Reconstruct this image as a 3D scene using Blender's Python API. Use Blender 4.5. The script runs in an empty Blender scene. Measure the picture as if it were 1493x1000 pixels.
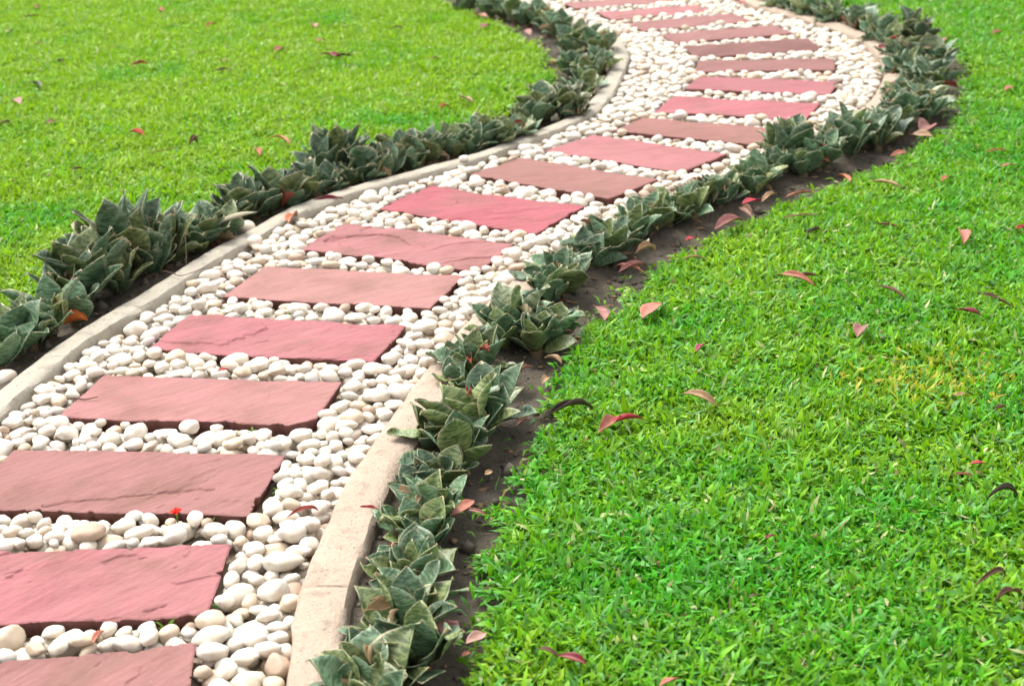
import bpy, math, random
import numpy as np
from mathutils import Vector, Matrix, geometry

random.seed(7)
rng = np.random.default_rng(7)
C = bpy.context.scene.collection
SC = bpy.context.scene

# ------------------------------------------------------------------ camera, sky, sun, exposure
F_PX, PITCH, ROLL, CAM_H = 2303.56, 0.364055, -0.044989, 1.3922      # photo is 1493 x 1000
cam_d = bpy.data.cameras.new('camera')
cam = bpy.data.objects.new('camera', cam_d); C.objects.link(cam)
cam_d.sensor_width = 36.0
cam_d.lens = F_PX / 1493 * 36.0
cam_d.clip_start, cam_d.clip_end = 0.05, 1000
cam.matrix_world = (Matrix.Translation((0, 0, CAM_H)) @ Matrix.Rotation(math.pi / 2 - PITCH, 4, 'X')
                    @ Matrix.Rotation(ROLL, 4, 'Z'))
cam_d.dof.use_dof = True
cam_d.dof.focus_distance = 3.4
cam_d.dof.aperture_fstop = 5.6
SC.camera = cam

SUN_EL, SUN_AZ = math.radians(58), math.radians(-38)     # azimuth measured from +Y (away from the camera), negative = left
world = bpy.data.worlds.new('World'); SC.world = world; world.use_nodes = True
wn, wl = world.node_tree.nodes, world.node_tree.links
sky = wn.new('ShaderNodeTexSky'); sky.sky_type = 'NISHITA'; sky.sun_disc = False
sky.sun_elevation = SUN_EL; sky.sun_rotation = SUN_AZ
sky.air_density = 1.0; sky.dust_density = 4.0; sky.ozone_density = 1.0
hs = wn.new('ShaderNodeHueSaturation'); hs.inputs['Saturation'].default_value = 0.08   # bright overcast: grey-white sky
wl.new(sky.outputs[0], hs.inputs['Color'])
bgn = wn['Background']; bgn.inputs['Strength'].default_value = 0.15
wl.new(hs.outputs[0], bgn.inputs['Color'])

sun_d = bpy.data.lights.new('sun', 'SUN'); sun_d.energy = 1.2; sun_d.angle = math.radians(26); sun_d.color = (1.0, 0.92, 0.79)
sun = bpy.data.objects.new('sun', sun_d); C.objects.link(sun)
sdir = Vector((math.sin(SUN_AZ) * math.cos(SUN_EL), math.cos(SUN_AZ) * math.cos(SUN_EL), math.sin(SUN_EL)))
sun.rotation_euler = sdir.to_track_quat('Z', 'Y').to_euler()
sun.location = sdir * 20

SC.view_settings.view_transform = 'Standard'; SC.view_settings.look = 'None'
SC.view_settings.exposure = 1.36; SC.view_settings.gamma = 1.0
SC.cycles.max_bounces = 6; SC.cycles.diffuse_bounces = 3; SC.cycles.glossy_bounces = 2; SC.cycles.transmission_bounces = 3

# ------------------------------------------------------------------ helpers
def ground_pt(px, py, z=0.0):
    """point of the ground plane at height z seen at a place of the photograph"""
    a, b = px - 746.5, py - 500.0
    c, s = math.cos(ROLL), math.sin(ROLL)
    A, B = a * c + b * s, -a * s + b * c
    dx, dv = A / F_PX, B / F_PX
    dy = math.cos(PITCH) - dv * math.sin(PITCH)
    dz = -math.sin(PITCH) - dv * math.cos(PITCH)
    t = (z - CAM_H) / dz
    return Vector((dx * t, dy * t, z))

def project(P):
    P = np.asarray(P, float)
    z = P[:, 2] - CAM_H
    d = P[:, 1] * math.cos(PITCH) - z * math.sin(PITCH)
    v = -(P[:, 1] * math.sin(PITCH) + z * math.cos(PITCH))
    a, b = F_PX * P[:, 0] / d, F_PX * v / d
    c, s = math.cos(ROLL), math.sin(ROLL)
    return np.stack([746.5 + a * c - b * s, 500 + a * s + b * c, d], 1)

def hash3(i, j, k, seed=0):
    n = (i * 374761393 + j * 668265263 + k * 2147483647 + seed * 974711) & 0xffffffff
    n = ((n ^ (n >> 13)) * 1274126177) & 0xffffffff
    n = ((n ^ (n >> 16)) * 2246822519) & 0xffffffff
    return ((n ^ (n >> 15)) & 0xffff) / 65535.0

def vnoise(x, y, z=0.0, seed=0):
    """value noise in 0..1, vectorised"""
    x, y, z = np.broadcast_arrays(np.asarray(x, float), np.asarray(y, float), np.asarray(z, float))
    i, j, k = np.floor(x).astype(np.int64), np.floor(y).astype(np.int64), np.floor(z).astype(np.int64)
    f, g, h = x - i, y - j, z - k
    f, g, h = f * f * (3 - 2 * f), g * g * (3 - 2 * g), h * h * (3 - 2 * h)
    def L(a, b, t): return a + (b - a) * t
    H = lambda a, b, c: hash3(i + a, j + b, k + c, seed)
    return L(L(L(H(0,0,0), H(1,0,0), f), L(H(0,1,0), H(1,1,0), f), g),
             L(L(H(0,0,1), H(1,0,1), f), L(H(0,1,1), H(1,1,1), f), g), h)

def fbm(x, y, z=0.0, seed=0, octs=4):
    a, s, t = 0.5, 0.0, 0.0
    for o in range(octs):
        s = s + a * vnoise(np.asarray(x) * 2**o, np.asarray(y) * 2**o, np.asarray(z) * 2**o, seed + o); t += a; a *= 0.5
    return s / t

def mesh_obj(name, V, F, mat, parent=None, col=None, uv=None, smooth=True, label=None, cat=None, group=None, kind=None):
    """V (n,3); F: int array (m,3|4), or a list of such arrays; col: per-vertex rgb; uv: per-vertex uv"""
    me = bpy.data.meshes.new(name)
    V = np.asarray(V, np.float32)
    Fs = F if isinstance(F, list) else [F]
    Fs = [np.asarray(f, np.int32) for f in Fs if len(f)]
    loops = np.concatenate([f.ravel() for f in Fs])
    sizes = np.concatenate([np.full(len(f), f.shape[1], np.int32) for f in Fs])
    starts = np.concatenate([[0], np.cumsum(sizes)[:-1]]).astype(np.int32)
    me.vertices.add(len(V)); me.vertices.foreach_set('co', V.ravel())
    me.loops.add(len(loops)); me.loops.foreach_set('vertex_index', loops)
    me.polygons.add(len(sizes)); me.polygons.foreach_set('loop_start', starts)
    if smooth: me.polygons.foreach_set('use_smooth', np.ones(len(sizes), bool))
    me.update(calc_edges=True)
    if col is not None:
        a = me.attributes.new('tint', 'FLOAT_COLOR', 'POINT')
        a.data.foreach_set('color', np.concatenate([np.asarray(col, np.float32), np.ones((len(V), 1), np.float32)], 1).ravel())
    if uv is not None:
        l = me.uv_layers.new(name='UVMap')
        l.data.foreach_set('uv', np.asarray(uv, np.float32)[loops].ravel())
    me.validate()
    me.materials.append(mat)
    o = bpy.data.objects.new(name, me); C.objects.link(o)
    if parent: o.parent = parent
    tag(o, label, cat, group, kind)
    return o

def crisp(o, deg=38):
    o.data.set_sharp_from_angle(angle=math.radians(deg)); return o

def tag(o, label=None, cat=None, group=None, kind=None):
    if label: o['label'] = label
    if cat: o['category'] = cat
    if group: o['group'] = group
    if kind: o['kind'] = kind
    return o

def empty(name, loc, label, cat, group=None):
    o = bpy.data.objects.new(name, None); C.objects.link(o); o.location = loc; o.empty_display_size = 0.05
    return tag(o, label, cat, group)

def grid_faces(nu, nv, off=0):
    i, j = np.meshgrid(np.arange(nu - 1), np.arange(nv - 1), indexing='ij')
    a = (i * nv + j).ravel() + off
    return np.stack([a, a + nv, a + nv + 1, a + 1], 1)

def resample(P, step):
    """smooth (Catmull-Rom) curve through P, evenly resampled"""
    P = np.asarray(P, float)
    Q = np.vstack([2 * P[0] - P[1], P, 2 * P[-1] - P[-2]])
    out = []
    for i in range(1, len(Q) - 2):
        t = np.linspace(0, 1, 24, endpoint=False)[:, None]
        p0, p1, p2, p3 = Q[i-1], Q[i], Q[i+1], Q[i+2]
        out.append(0.5 * (2*p1 + (p2-p0)*t + (2*p0-5*p1+4*p2-p3)*t*t + (3*p1-p0-3*p2+p3)*t**3))
    out = np.vstack(out + [P[-1:]])
    for _ in range(6): out[1:-1] = (out[:-2] + 2 * out[1:-1] + out[2:]) / 4
    s = np.concatenate([[0], np.cumsum(np.linalg.norm(np.diff(out, axis=0), axis=1))])
    n = max(2, int(s[-1] / step))
    q = np.linspace(0, s[-1], n)
    return np.stack([np.interp(q, s, out[:, 0]), np.interp(q, s, out[:, 1])], 1)

def normals2(P):
    T = np.gradient(P, axis=0); T /= np.linalg.norm(T, axis=1)[:, None]
    return np.stack([-T[:, 1], T[:, 0]], 1)            # to the left of travel

def inside(poly, X):
    x, y = X[:, 0], X[:, 1]; r = np.zeros(len(X), bool)
    for (x0, y0), (x1, y1) in zip(poly, np.roll(poly, -1, axis=0)):
        if y0 == y1: continue
        c = ((y0 > y) != (y1 > y)) & (x < (x1 - x0) * (y - y0) / (y1 - y0) + x0)
        r ^= c
    return r

def dist_line(P, X):
    d = np.full(len(X), 1e9)
    for a, b in zip(P[:-1], P[1:]):
        ab = b - a; t = np.clip(((X - a) @ ab) / (ab @ ab), 0, 1)
        d = np.minimum(d, np.hypot(*(X - a - t[:, None] * ab).T))
    return d

# ------------------------------------------------------------------ materials
class NT:
    def __init__(s, name):
        s.m = bpy.data.materials.new(name); s.m.use_nodes = True
        s.n, s.l = s.m.node_tree.nodes, s.m.node_tree.links
        s.b = s.n['Principled BSDF']; s.out = s.n['Material Output']
    def new(s, t, **k):
        x = s.n.new(t)
        for a, v in k.items(): setattr(x, a, v)
        return x
    def put(s, sock, v):
        if hasattr(v, 'links') or hasattr(v, 'is_output'): s.l.new(v, sock)
        else: sock.default_value = v
    def noise(s, scale, detail=3, rough=0.55, coord=None, dist=0.0):
        x = s.new('ShaderNodeTexNoise'); x.inputs['Scale'].default_value = scale; x.inputs['Detail'].default_value = detail
        x.inputs['Roughness'].default_value = rough; x.inputs['Distortion'].default_value = dist
        if coord is not None: s.l.new(coord, x.inputs['Vector'])
        return x.outputs['Fac']
    def ramp(s, f, pts):
        x = s.new('ShaderNodeValToRGB'); e = x.color_ramp.elements
        while len(e) < len(pts): e.new(0.5)
        for q, (p, c) in zip(e, pts): q.position = p; q.color = (*c, 1) if len(c) == 3 else c
        s.l.new(f, x.inputs['Fac']); return x.outputs['Color']
    def mix(s, f, a, b, mode='MIX'):
        x = s.new('ShaderNodeMix', data_type='RGBA', blend_type=mode)
        s.put(x.inputs[0], f); s.put(x.inputs[6], a if not isinstance(a, tuple) else (*a, 1)); s.put(x.inputs[7], b if not isinstance(b, tuple) else (*b, 1))
        return x.outputs[2]
    def math(s, op, a, b=0.0, c=None):
        x = s.new('ShaderNodeMath', operation=op); s.put(x.inputs[0], a); s.put(x.inputs[1], b)
        if c is not None: s.put(x.inputs[2], c)
        return x.outputs[0]
    def bump(s, h, strength, dist):
        x = s.new('ShaderNodeBump'); x.inputs['Strength'].default_value = strength; x.inputs['Distance'].default_value = dist
        s.l.new(h, x.inputs['Height']); s.l.new(x.outputs[0], s.b.inputs['Normal'])
    def attr(s, name='tint'):
        return s.new('ShaderNodeAttribute', attribute_name=name).outputs['Color']
    def coord(s, which='Object'):
        return s.new('ShaderNodeTexCoord').outputs[which]
    def base(s, c, rough=0.8, spec=0.3):
        s.put(s.b.inputs['Base Color'], c); s.b.inputs['Roughness'].default_value = rough
        s.b.inputs['Specular IOR Level'].default_value = spec

def mat_slab():
    t = NT('red_sandstone'); co = t.coord()
    oi = t.new('ShaderNodeObjectInfo'); 
    add = t.new('ShaderNodeVectorMath', operation='ADD'); t.l.new(co, add.inputs[0])
    cmb = t.new('ShaderNodeCombineXYZ'); t.l.new(t.math('MULTIPLY', oi.outputs['Random'], 40.0), cmb.inputs[0]); t.l.new(cmb.outputs[0], add.inputs[1])
    v = add.outputs[0]
    turn = t.new('ShaderNodeMapping'); turn.inputs['Rotation'].default_value = (0, 0, -0.85); t.l.new(v, turn.inputs['Vector'])
    mp = t.new('ShaderNodeMapping'); mp.inputs['Scale'].default_value = (2.2, 13.0, 6.0); t.l.new(turn.outputs[0], mp.inputs['Vector'])
    mp2 = t.new('ShaderNodeMapping'); mp2.inputs['Scale'].default_value = (9.0, 75.0, 20.0); t.l.new(turn.outputs[0], mp2.inputs['Vector'])
    grain = t.noise(1.0, 4, 0.65, mp2.outputs[0], 0.4)
    streak = t.noise(1.0, 5, 0.6, mp.outputs[0], 0.6)
    blot = t.noise(5.0, 4, 0.6, v)
    c = t.mix(t.ramp(streak, [(0.36, (0, 0, 0)), (0.6, (1, 1, 1))]), t.mix(0.5, oi.outputs['Color'], t.mix(1.0, oi.outputs['Color'], (0.72, 0.85, 0.75), 'MULTIPLY')), oi.outputs['Color'])
    c = t.mix(t.math('MULTIPLY', t.ramp(blot, [(0.48, (0, 0, 0)), (0.68, (1, 1, 1))]), 0.60), c, (0.155, 0.078, 0.060))
    big = t.noise(2.6, 4, 0.65, v, 0.8)
    c = t.mix(t.math('MULTIPLY', t.ramp(big, [(0.42, (0, 0, 0)), (0.66, (1, 1, 1))]), 0.55), c, t.mix(0.35, c, (0.30, 0.17, 0.15)))
    fine = t.noise(160.0, 2, 0.6, v)
    c = t.mix(t.math('MULTIPLY', fine, 0.16), c, (0.36, 0.20, 0.19))
    c = t.mix(t.math('MULTIPLY', t.ramp(grain, [(0.40, (0, 0, 0)), (0.66, (1, 1, 1))]), 0.38), c, t.mix(1.0, c, (0.62, 0.60, 0.56), 'MULTIPLY'))
    speck = t.noise(60.0, 2, 0.5, v)
    c = t.mix(t.ramp(speck, [(0.73, (0, 0, 0)), (0.80, (0.35, 0.35, 0.35))]), c, (0.42, 0.32, 0.28))
    c = t.mix(t.attr('edge'), c, t.mix(blot, (0.125, 0.056, 0.050), (0.19, 0.090, 0.078)))     # broken edges, their backlit shade put into a darker colour
    t.base(c, 0.80, 0.14)
    mid = t.noise(26.0, 6, 0.7, v, 0.5)
    t.bump(t.math('ADD', t.math('ADD', t.math('MULTIPLY', fine, 0.25), t.math('MULTIPLY', t.math('ADD', mid, grain), 0.6)), streak), 0.62, 0.006)
    return t.m

def mat_pebble():
    t = NT('white_pebble'); co = t.coord('Object')
    n = t.noise(22.0, 4, 0.6, co); n2 = t.noise(70.0, 3, 0.6, co)
    c = t.mix(t.ramp(n, [(0.42, (0, 0, 0)), (0.70, (0.75, 0.75, 0.75))]), t.attr(), (0.46, 0.35, 0.25))
    c = t.mix(t.ramp(n2, [(0.60, (0, 0, 0)), (0.78, (0.45, 0.45, 0.45))]), c, (0.40, 0.32, 0.25))
    t.base(c, 0.55, 0.35)
    t.bump(t.math('ADD', n2, n), 0.25, 0.004)
    return t.m

def mat_concrete(name, a, b):
    t = NT(name); co = t.coord()
    n = t.noise(6.0, 5, 0.65, co); g = t.noise(120.0, 3, 0.7, co); s = t.noise(25.0, 3, 0.6, co)
    c = t.mix(n, a, b)
    c = t.mix(t.ramp(s, [(0.55, (0, 0, 0)), (0.75, (0.6, 0.6, 0.6))]), c, tuple(x * 0.55 for x in a))
    c = t.mix(t.math('MULTIPLY', g, 0.3), c, tuple(x * 0.6 for x in b))
    pore = t.ramp(t.noise(210.0, 2, 0.5, co), [(0.64, (0, 0, 0)), (0.70, (1, 1, 1))]); c = t.mix(t.math('MULTIPLY', pore, 0.5), c, tuple(x * 0.35 for x in a))
    dirt = t.noise(3.0, 6, 0.75, co); c = t.mix(t.math('MULTIPLY', t.ramp(dirt, [(0.55, (0, 0, 0)), (0.72, (1, 1, 1))]), 0.5), c, (0.19, 0.16, 0.12))
    t.base(c, 0.9, 0.2); t.bump(t.math('SUBTRACT', t.math('ADD', g, t.math('MULTIPLY', s, 1.5)), pore), 0.7, 0.005)
    return t.m

def mat_soil(name, a, b, d):
    t = NT(name); co = t.coord()
    n = t.noise(4.0, 5, 0.65, co); g = t.noise(55.0, 5, 0.75, co); g2 = t.noise(170.0, 3, 0.7, co)
    c = t.mix(t.ramp(n, [(0.35, (0, 0, 0)), (0.65, (1, 1, 1))]), a, b)
    c = t.mix(t.ramp(g, [(0.5, (0, 0, 0)), (0.72, (0.9, 0.9, 0.9))]), c, d)
    t.base(c, 0.95, 0.15); t.bump(t.math('ADD', g, g2), 0.9, 0.012)
    return t.m

def mat_blade():
    t = NT('grass_blade')
    c = t.attr()
    t.base(c, 0.45, 0.28)
    tr = t.new('ShaderNodeBsdfTranslucent'); t.l.new(t.mix(0.5, c, (0.26, 0.50, 0.01), 'MIX'), tr.inputs['Color'])
    mx = t.new('ShaderNodeMixShader'); mx.inputs[0].default_value = 0.36
    t.l.new(t.b.outputs[0], mx.inputs[1]); t.l.new(tr.outputs[0], mx.inputs[2]); t.l.new(mx.outputs[0], t.out.inputs['Surface'])
    return t.m

def mat_lawn():
    t = NT('lawn_turf'); co = t.coord()
    n = t.noise(1.2, 4, 0.6, co); g = t.noise(45.0, 4, 0.7, co)
    c = t.mix(n, (0.06, 0.16, 0.012), (0.11, 0.20, 0.015)); c = t.mix(t.ramp(g, [(0.4, (0, 0, 0)), (0.7, (0.8, 0.8, 0.8))]), c, (0.03, 0.06, 0.01))
    t.base(c, 0.9, 0.15); t.bump(g, 1.0, 0.02)
    return t.m

def mat_rosette():
    t = NT('mottled_succulent_leaf'); uv = t.coord('UV')
    sep = t.new('ShaderNodeSeparateXYZ'); t.l.new(uv, sep.inputs[0])
    mp = t.new('ShaderNodeMapping'); mp.inputs['Scale'].default_value = (3.0, 19.0, 1.0); t.l.new(uv, mp.inputs['Vector'])
    band = t.noise(1.0, 4, 0.6, mp.outputs[0], 0.8)
    tint = t.attr()
    f = t.ramp(band, [(0.44, (0, 0, 0)), (0.50, (0.5, 0.5, 0.5)), (0.56, (1, 1, 1))])
    dark = t.mix(1.0, tint, (0.32, 0.42, 0.36), 'MULTIPLY')
    c = t.mix(f, dark, tint)
    # tan rim, irregular, and dry brown tips
    u = t.math('ABSOLUTE', t.math('SUBTRACT', t.math('FRACT', sep.outputs[0]), 0.5))
    en = t.noise(14.0, 3, 0.6, uv)
    rim = t.math('GREATER_THAN', t.math('ADD', u, t.math('MULTIPLY', t.math('SUBTRACT', en, 0.5), 0.12)), 0.462)
    c = t.mix(t.math('MULTIPLY', rim, t.math('MULTIPLY', t.ramp(t.noise(3.5, 2, 0.5, uv), [(0.45, (0, 0, 0)), (0.6, (1, 1, 1))]), 0.62)), c, (0.44, 0.36, 0.20))
    tn = t.noise(9.0, 2, 0.5, uv)
    tip = t.math('GREATER_THAN', t.math('ADD', t.math('FRACT', t.math('MULTIPLY', sep.outputs[1], 0.999)), t.math('MULTIPLY', t.math('SUBTRACT', tn, 0.55), 0.30)), 0.95)
    c = t.mix(t.math('MULTIPLY', tip, 0.85), c, (0.42, 0.29, 0.16))
    t.base(c, 0.42, 0.5)
    t.bump(band, 0.25, 0.003)
    return t.m

def mat_tint(name, rough=0.6, spec=0.3, transl=0.15):
    t = NT(name); co = t.coord()
    n = t.noise(60.0, 4, 0.6, co)
    c = t.mix(t.ramp(n, [(0.35, (0, 0, 0)), (0.75, (0.55, 0.55, 0.55))]), t.attr(), t.mix(1.0, t.attr(), (0.45, 0.35, 0.30), 'MULTIPLY'))
    t.base(c, rough, spec)
    tr = t.new('ShaderNodeBsdfTranslucent'); t.l.new(c, tr.inputs['Color'])
    mx = t.new('ShaderNodeMixShader'); mx.inputs[0].default_value = transl
    t.l.new(t.b.outputs[0], mx.inputs[1]); t.l.new(tr.outputs[0], mx.inputs[2]); t.l.new(mx.outputs[0], t.out.inputs['Surface'])
    t.bump(n, 0.3, 0.003)
    return t.m

M_SLAB, M_PEB = mat_slab(), mat_pebble()
M_KL = mat_concrete('grey_concrete', (0.34, 0.31, 0.255), (0.45, 0.41, 0.34))
M_KR = mat_concrete('sandy_concrete', (0.34, 0.265, 0.205), (0.46, 0.37, 0.295))
M_SOIL = mat_soil('dark_soil', (0.098, 0.085, 0.068), (0.150, 0.125, 0.096), (0.058, 0.050, 0.040))
M_BED = mat_soil('sandy_bed', (0.44, 0.36, 0.27), (0.36, 0.29, 0.21), (0.24, 0.18, 0.13))
M_BLADE, M_LAWN, M_ROS = mat_blade(), mat_lawn(), mat_rosette()
M_LEAF = mat_tint('dry_leaf', 0.5, 0.35, 0.12)
M_DRY = mat_tint('withered_leaf', 0.75, 0.2, 0.12)

# ------------------------------------------------------------------ the setting: curves of the path
LIN = [(-1.10,0.8),(-1.18,1.7),(-1.22,2.2),(-1.235,2.6),(-1.21,3.0),(-1.171,3.315),(-1.116,3.615),(-1.05,3.85),(-0.965,4.08),(-0.88,4.34),(-0.775,4.60),(-0.66,4.86),(-0.52,5.06),(-0.318,5.26),
       (-0.074,5.489),(0.05,5.64),(0.165,5.80),(0.285,5.98),(0.395,6.22),(0.482,6.547),(0.545,6.90),(0.595,7.25),(0.605,7.53),(0.575,7.80),(0.50,8.12),(0.37,8.50),(0.23,8.9),(0.10,9.3),(-0.06,9.8),(-0.22,10.3)]
RIN = [(-0.33,0.8),(-0.372,1.6),(-0.387,2.165),(-0.394,2.37),(-0.387,2.522),(-0.377,2.633),(-0.353,2.85),(-0.318,3.025),(-0.275,3.199),(-0.225,3.40),(-0.146,3.68),(-0.078,3.88),(0.036,4.163),(0.14,4.36),
       (0.34,4.64),(0.64,4.99),(0.96,5.36),(1.23,5.73),(1.43,6.08),(1.56,6.42),(1.645,6.72),(1.695,7.06),(1.695,7.40),(1.65,7.69),(1.59,7.90),(1.52,8.13),(1.437,8.35),(1.35,8.63),(1.24,9.05),(1.13,9.5),(1.02,10.0),(0.95,10.3)]
LIN, RIN = resample(LIN, 0.03), resample(RIN, 0.03)
PATH_POLY = np.vstack([LIN, RIN[::-1]])
EDGE_R = resample([(0.0,0.6),(-0.04,1.5),(-0.065,1.9),(-0.078,2.14),(-0.085,2.35),(-0.076,2.542),(-0.05,2.745),(0.012,2.95),(0.07,3.217),(0.12,3.45),(0.179,3.704),(0.26,3.93),(0.353,4.112),(0.637,4.524),(1.03,4.948),(1.30,5.22),(1.50,5.47),
                   (1.70,5.83),(1.85,6.22),(1.98,6.66),(2.06,7.20),(2.04,7.75),(1.96,8.20),(1.83,8.65),(1.68,9.15),(1.55,9.7),(1.45,10.3)], 0.05)
EDGE_L = resample([(-1.42,0.6),(-1.52,1.7),(-1.56,2.6),(-1.53,3.2),(-1.43,3.75),(-1.27,4.25),(-1.09,4.65),(-0.82,5.03),(-0.56,5.34),(-0.34,5.66),(-0.12,6.03),(0.06,6.36),(0.175,6.663),(0.225,6.951),(0.225,7.358),
                   (0.17,7.784),(0.045,8.3),(-0.135,8.87),(-0.355,9.309),(-0.62,9.8),(-0.9,10.3)], 0.05)
POLY_R = np.vstack([EDGE_R, [(1.6, 13), (1.6, 40), (40, 40), (40, -25), (0.0, -25)]])
POLY_L = np.vstack([EDGE_L, [(-1.4, 13), (-1.4, 40), (-40, 40), (-40, -25), (-1.42, -25)]])

def sheet(name, poly, z, mat):
    vs = [Vector((x, y, z)) for x, y in poly]
    tris = geometry.tessellate_polygon([vs])
    V = np.array([v[:] for v in vs]); F = np.array(tris)
    e = V[F]; up = np.cross(e[:, 1] - e[:, 0], e[:, 2] - e[:, 0])[:, 2] < 0
    F[up] = F[up][:, ::-1]
    return mesh_obj(name, V, F, mat, smooth=False, kind='structure')

g = 300.0
mesh_obj('ground', [(-g, -g, -0.10), (g, -g, -0.10), (g, g, -0.10), (-g, g, -0.10)], np.array([[0, 1, 2, 3]]), M_LAWN, kind='structure')
# garden soil: a lumpy sheet under the planting strips, dipping below the path
nx, ny = 380, 700
X, Y = np.meshgrid(np.linspace(-2.6, 3.0, nx), np.linspace(0.6, 10.4, ny), indexing='ij')
P2 = np.stack([X.ravel(), Y.ravel()], 1)
inp = inside(PATH_POLY, P2)
def soil_z(P):
    dk = np.minimum(dist_line(LIN[::4], P), dist_line(RIN[::4], P))
    return (-0.040 + 0.022 * np.exp(-(dk / .19)**4) + 0.022 * (fbm(P[:, 0] * 9, P[:, 1] * 9, 0, 3) - 0.5)
            + 0.013 * (vnoise(P[:, 0] * 40, P[:, 1] * 40, 0, 8) - 0.5))
Z = soil_z(P2)
Z[inp] = -0.075
mesh_obj('soil', np.column_stack([P2, Z]), grid_faces(nx, ny), M_SOIL, kind='structure')
sheet('path', PATH_POLY[::2], -0.038, M_BED)
def inset(poly, edge, side, by):
    q = poly.copy(); q[:len(edge)] += normals2(edge) * side * by; return q
sheet('lawn', inset(POLY_R, EDGE_R, -1, .07), -0.026, M_LAWN); sheet('lawn', inset(POLY_L, EDGE_L, 1, .05), -0.026, M_LAWN)

# kerbs: low cast-concrete edgings, one thing each
def kerb(P, side, width, top, mat, label, seed, breaks):
    N = normals2(P) * side; n = len(P)
    prof = [(0.000, -0.09), (0.000, top - 0.009), (0.006, top - 0.001), (0.25 * width, top + 0.001), (0.5 * width, top + 0.001), (0.75 * width, top), (width - 0.008, top - 0.002), (width, top - 0.011), (width, -0.09)]
    s = np.arange(n) * 0.03
    V = []
    for k, (o, z) in enumerate(prof):
        wob = 0.006 * (vnoise(s * 5, k * 0.7, 0, seed) - 0.5) + 0.005 * (vnoise(s * 26, k * 3.1, 0, seed + 1) - 0.5)
        zz = z + (0.006 * (vnoise(s * 4, 3.3, 0, seed + 2) - 0.5) + 0.0045 * (vnoise(s * 30, k * 2.1, 0, seed + 3) - 0.5) if z > -0.05 else 0)
        q = P + N * (o + wob)[:, None]
        V.append(np.column_stack([q, np.broadcast_to(zz, (n,))]))
    V = np.stack(V, 1)                                 # (n, k, 3)
    for b in breaks:                                   # hairline cracks across the top
        i = int(np.argmin(np.abs(P[:, 1] - b)))
        for k in range(1, 8): V[i, k, 2] -= 0.0035
        V[i, :, :2] += 0.0
        V[i + 1, :, :2] = V[i, :, :2] + (V[i + 1, :, :2] - V[i, :, :2]) * 0.12
        V[i - 1, :, :2] = V[i, :, :2] + (V[i - 1, :, :2] - V[i, :, :2]) * 0.12
    F = grid_faces(n, len(prof))
    if side > 0: F = F[:, ::-1]
    o = mesh_obj('concrete_kerb', V.reshape(-1, 3), F, mat, label=label, cat='kerb', group='kerbs edging the path')
    crisp(o, 40)
kerb(LIN, 1, 0.074, 0.012, M_KL, 'narrow grey concrete kerb between the pebbles and the left plant row', 11, [4.02, 5.30, 6.9])
kerb(RIN, -1, 0.092, 0.014, M_KR, 'sandy beige concrete kerb between the pebbles and the right plant row', 23, [2.45, 3.62, 6.2, 7.5])

# ------------------------------------------------------------------ stepping slabs
PINK, ROSE, BROWN = (0.335, 0.108, 0.130), (0.290, 0.132, 0.130), (0.094, 0.040, 0.034)
def mixc(a, b, t): return tuple(x + (y - x) * t for x, y in zip(a, b))
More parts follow.
